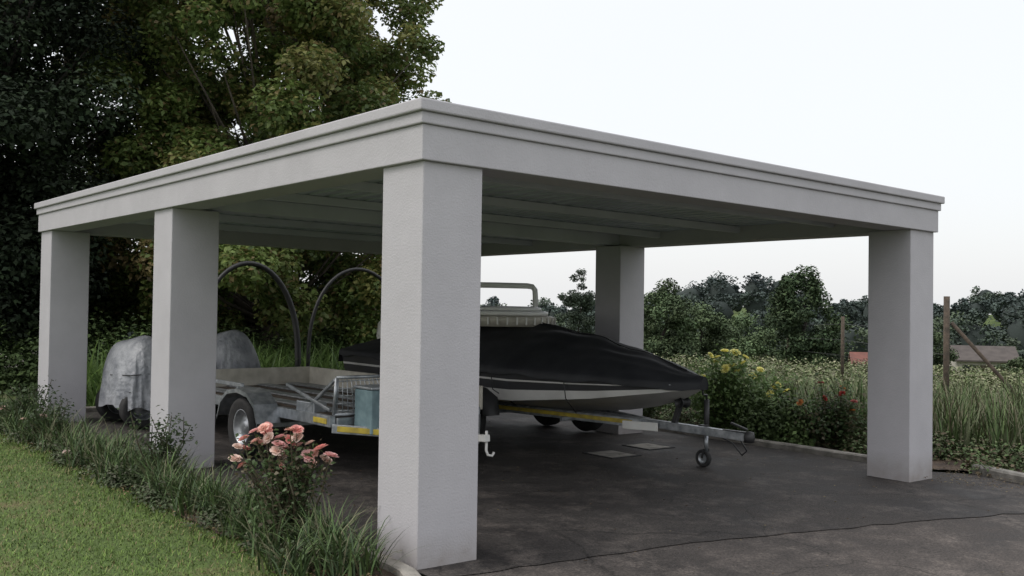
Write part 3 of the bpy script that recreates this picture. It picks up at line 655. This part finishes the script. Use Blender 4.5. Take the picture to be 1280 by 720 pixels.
# bed plants on the right
pts_=[(rng.uniform(6.95,8.6),rng.uniform(-.2,9)) for _ in range(140)]+[(rng.uniform(7.2,8.8),rng.uniform(-2.2,0)) for _ in range(30)]
scatter_bushes('groundcover_plants',pts_,.28,.24,50000,.05,[(.075,.115,.04),(.095,.14,.05),(.12,.14,.065),(.11,.085,.05)],M_grass)
B=[];Ls=[]
for _ in range(560):
    x,y=rng.uniform(7.9,11.5),rng.uniform(-2.2,10)
    s_=(.72 if y<3.5 else .6)*rng.uniform(.6,1.15)
    for _ in range(26): B.append((x+rng.normal()*.10,y+rng.normal()*.10,g(x,y))); Ls.append(s_*rng.uniform(.7,1.2))
B=np.array(B); straps('tall_reed_plants',B,np.array(Ls),.022,mixcol(len(B),[(.07,.115,.04),(.10,.145,.052),(.12,.14,.075),(.14,.13,.08)]),m=M_grass,pitch=(.0,.35),droop=.5)
pts_=[(rng.uniform(11.3,26),rng.uniform(-6,20)) for _ in range(1500)]
scatter_bushes('pale_crop_field',pts_,.55,.44,150000,.075,[(.15,.175,.085),(.20,.215,.12),(.11,.145,.06),(.23,.225,.15)],M_far)
n=900; x=rng.uniform(.2,6.5,n); y=rng.uniform(-3.5,8,n); x[:500]=rng.uniform(5.9,7.2,500); y[:500]=rng.normal(-.35,.45,500)
P=np.stack([x,y,g(x,y)+.028],1); P[500:,2]-=.016; leaves('fallen_leaves',P,np.full(n,.026),mixcol(n,[(.14,.09,.05),(.10,.07,.035),(.2,.16,.08)]),None,updir=4)
# ------------------------------------------------------------------ fence
fp=empty('wire_fence')
posts=[(11.3,2.4,1.85),(16.4,7.3,1.5),(21.6,12.3,1.3)]
for i,(x,y,zt) in enumerate(posts): tube('post_%d'%i,[(x,y,float(G(x,y))-.2),(x+.01,y,zt)],.045 if i==0 else .04,M_wood,fp)
for zz in(.35,.7,1.05,1.4):
    for a,b in((0,1),(1,2)):
        p,q=posts[a],posts[b]; tube('wire_%d_%d'%(int(zz*100),a),[(p[0],p[1],zz+float(G(p[0],p[1]))),(q[0],q[1],zz+float(G(q[0],q[1])))],.004,M_dark,fp,5)
tube('leaning_pole',[(11.36,2.35,1.45),(12.05,1.75,.45),(12.2,1.6,-.1)],.03,M_wood,fp)
# ------------------------------------------------------------------ houses
def house(name,x,y,zb,w_,d_,he,hr,rot,rm):
    h=empty(name)
    R=lambda px,py,pz:(x+px*math.cos(rot)-py*math.sin(rot),y+px*math.sin(rot)+py*math.cos(rot),zb+pz)
    a,b=w_/2,d_/2
    V=[R(-a,-b,-1.5),R(a,-b,-1.5),R(a,b,-1.5),R(-a,b,-1.5),R(-a,-b,he),R(a,-b,he),R(a,b,he),R(-a,b,he),R(-a,0,hr-.1),R(a,0,hr-.1)]
    obj('walls',V,[(0,1,5,4),(1,2,6,9,5),(2,3,7,6),(3,0,4,8,7)],M_wall,parent=h)
    e=.4
    V=[R(-a-e,-b-e,he-.1),R(a+e,-b-e,he-.1),R(a+e,0,hr),R(-a-e,0,hr),R(-a-e,b+e,he-.1),R(a+e,b+e,he-.1)]
    V+=[(v[0],v[1],v[2]+.12) for v in V]
    obj('roof',V,[(6,7,8,9),(9,8,11,10),(0,3,2,1),(3,4,5,2),(0,1,7,6),(4,10,11,5),(1,2,8,7),(2,5,11,8),(0,6,9,3),(3,9,10,4)],rm,parent=h)
    for k,px in enumerate((-a*.55,a*.45)):
        V=[R(px-.5,-b-.02,he*.4),R(px+.5,-b-.02,he*.4),R(px+.5,-b-.02,he*.8),R(px-.5,-b-.02,he*.8)]
        obj('window_%d'%k,V,[(0,1,2,3)],M_glass,parent=h)
    V=[R(-.4,-b-.02,0),R(.4,-b-.02,0),R(.4,-b-.02,he*.8),R(-.4,-b-.02,he*.8)]
    obj('door',V,[(0,1,2,3)],M_wood,parent=h)
house('brown_roof_house',77.5,32.4,-3.9,4.2,4.5,1.9,2.9,-1.0,M_roofb)
house('red_roof_house',64.0,34.6,-3.9,1.7,2.4,1.8,2.5,-.95,M_roofr)
house('farm_building',6,45,-1.0,6,5,2.2,3.2,-.2,M_roofb)
# ------------------------------------------------------------------ world, sun, camera
wd=bpy.data.worlds.new('World'); sc.world=wd; wd.use_nodes=True; nt=wd.node_tree; L=nt.links
bg=nt.nodes['Background']; sky=N(nt,'ShaderNodeTexSky'); sky.sky_type='NISHITA'; sky.sun_disc=False
sel,saz=math.radians(50),math.radians(-60)
sky.sun_elevation=sel; sky.sun_rotation=saz; sky.air_density=1; sky.dust_density=4
L.new(sky.outputs[0],bg.inputs[0]); bg.inputs[1].default_value=.05
tc=N(nt,'ShaderNodeTexCoord'); sp=N(nt,'ShaderNodeSeparateXYZ'); L.new(tc.outputs['Generated'],sp.inputs[0])
no=N(nt,'ShaderNodeTexNoise'); no.inputs['Scale'].default_value=2.2; no.inputs['Detail'].default_value=4; L.new(tc.outputs['Generated'],no.inputs['Vector'])
ad=N(nt,'ShaderNodeMath',operation='MULTIPLY_ADD'); L.new(no.outputs['Fac'],ad.inputs[0]); ad.inputs[1].default_value=.12; L.new(sp.outputs['Z'],ad.inputs[2])
cr=N(nt,'ShaderNodeValToRGB'); e=cr.color_ramp.elements
e[0].position=.0; e[0].color=(.585,.59,.60,1)
e[1].position=.85; e[1].color=(1,1,1,1); x=e.new(.42); x.color=(.63,.63,.625,1)
L.new(ad.outputs[0],cr.inputs[0])
bg2=N(nt,'ShaderNodeBackground'); L.new(cr.outputs[0],bg2.inputs[0]); bg2.inputs[1].default_value=1.38
ash=N(nt,'ShaderNodeAddShader'); L.new(bg.outputs[0],ash.inputs[0]); L.new(bg2.outputs[0],ash.inputs[1]); L.new(ash.outputs[0],nt.nodes['World Output'].inputs['Surface'])
sl=bpy.data.lights.new('sun','SUN'); sl.energy=1.1; sl.angle=math.radians(20); sl.color=(1,.97,.93)
so=bpy.data.objects.new('sun',sl); COL.objects.link(so)
dv=Vector((math.sin(saz)*math.cos(sel),math.cos(saz)*math.cos(sel),math.sin(sel))); so.rotation_euler=dv.to_track_quat('Z','Y').to_euler()
sc.view_settings.view_transform='Standard'; sc.view_settings.look='None'; sc.view_settings.exposure=0
cam=bpy.data.cameras.new('camera'); co=bpy.data.objects.new('camera',cam); COL.objects.link(co)
yaw,pi_,ro=.6946,.0211,.0145
f=Vector((math.sin(yaw)*math.cos(pi_),math.cos(yaw)*math.cos(pi_),math.sin(pi_))); r=Vector((math.cos(yaw),-math.sin(yaw),0)); u_=r.cross(f)
r2=r*math.cos(ro)+u_*math.sin(ro); u2=-r*math.sin(ro)+u_*math.cos(ro)
m4=Matrix(((r2.x,u2.x,-f.x,-3.3695),(r2.y,u2.y,-f.y,-4.8916),(r2.z,u2.z,-f.z,1.5649),(0,0,0,1))); co.matrix_world=m4
cam.sensor_width=36; cam.lens=36*1233.4/1280; cam.clip_end=3000; cam.clip_start=.05
sc.camera=co
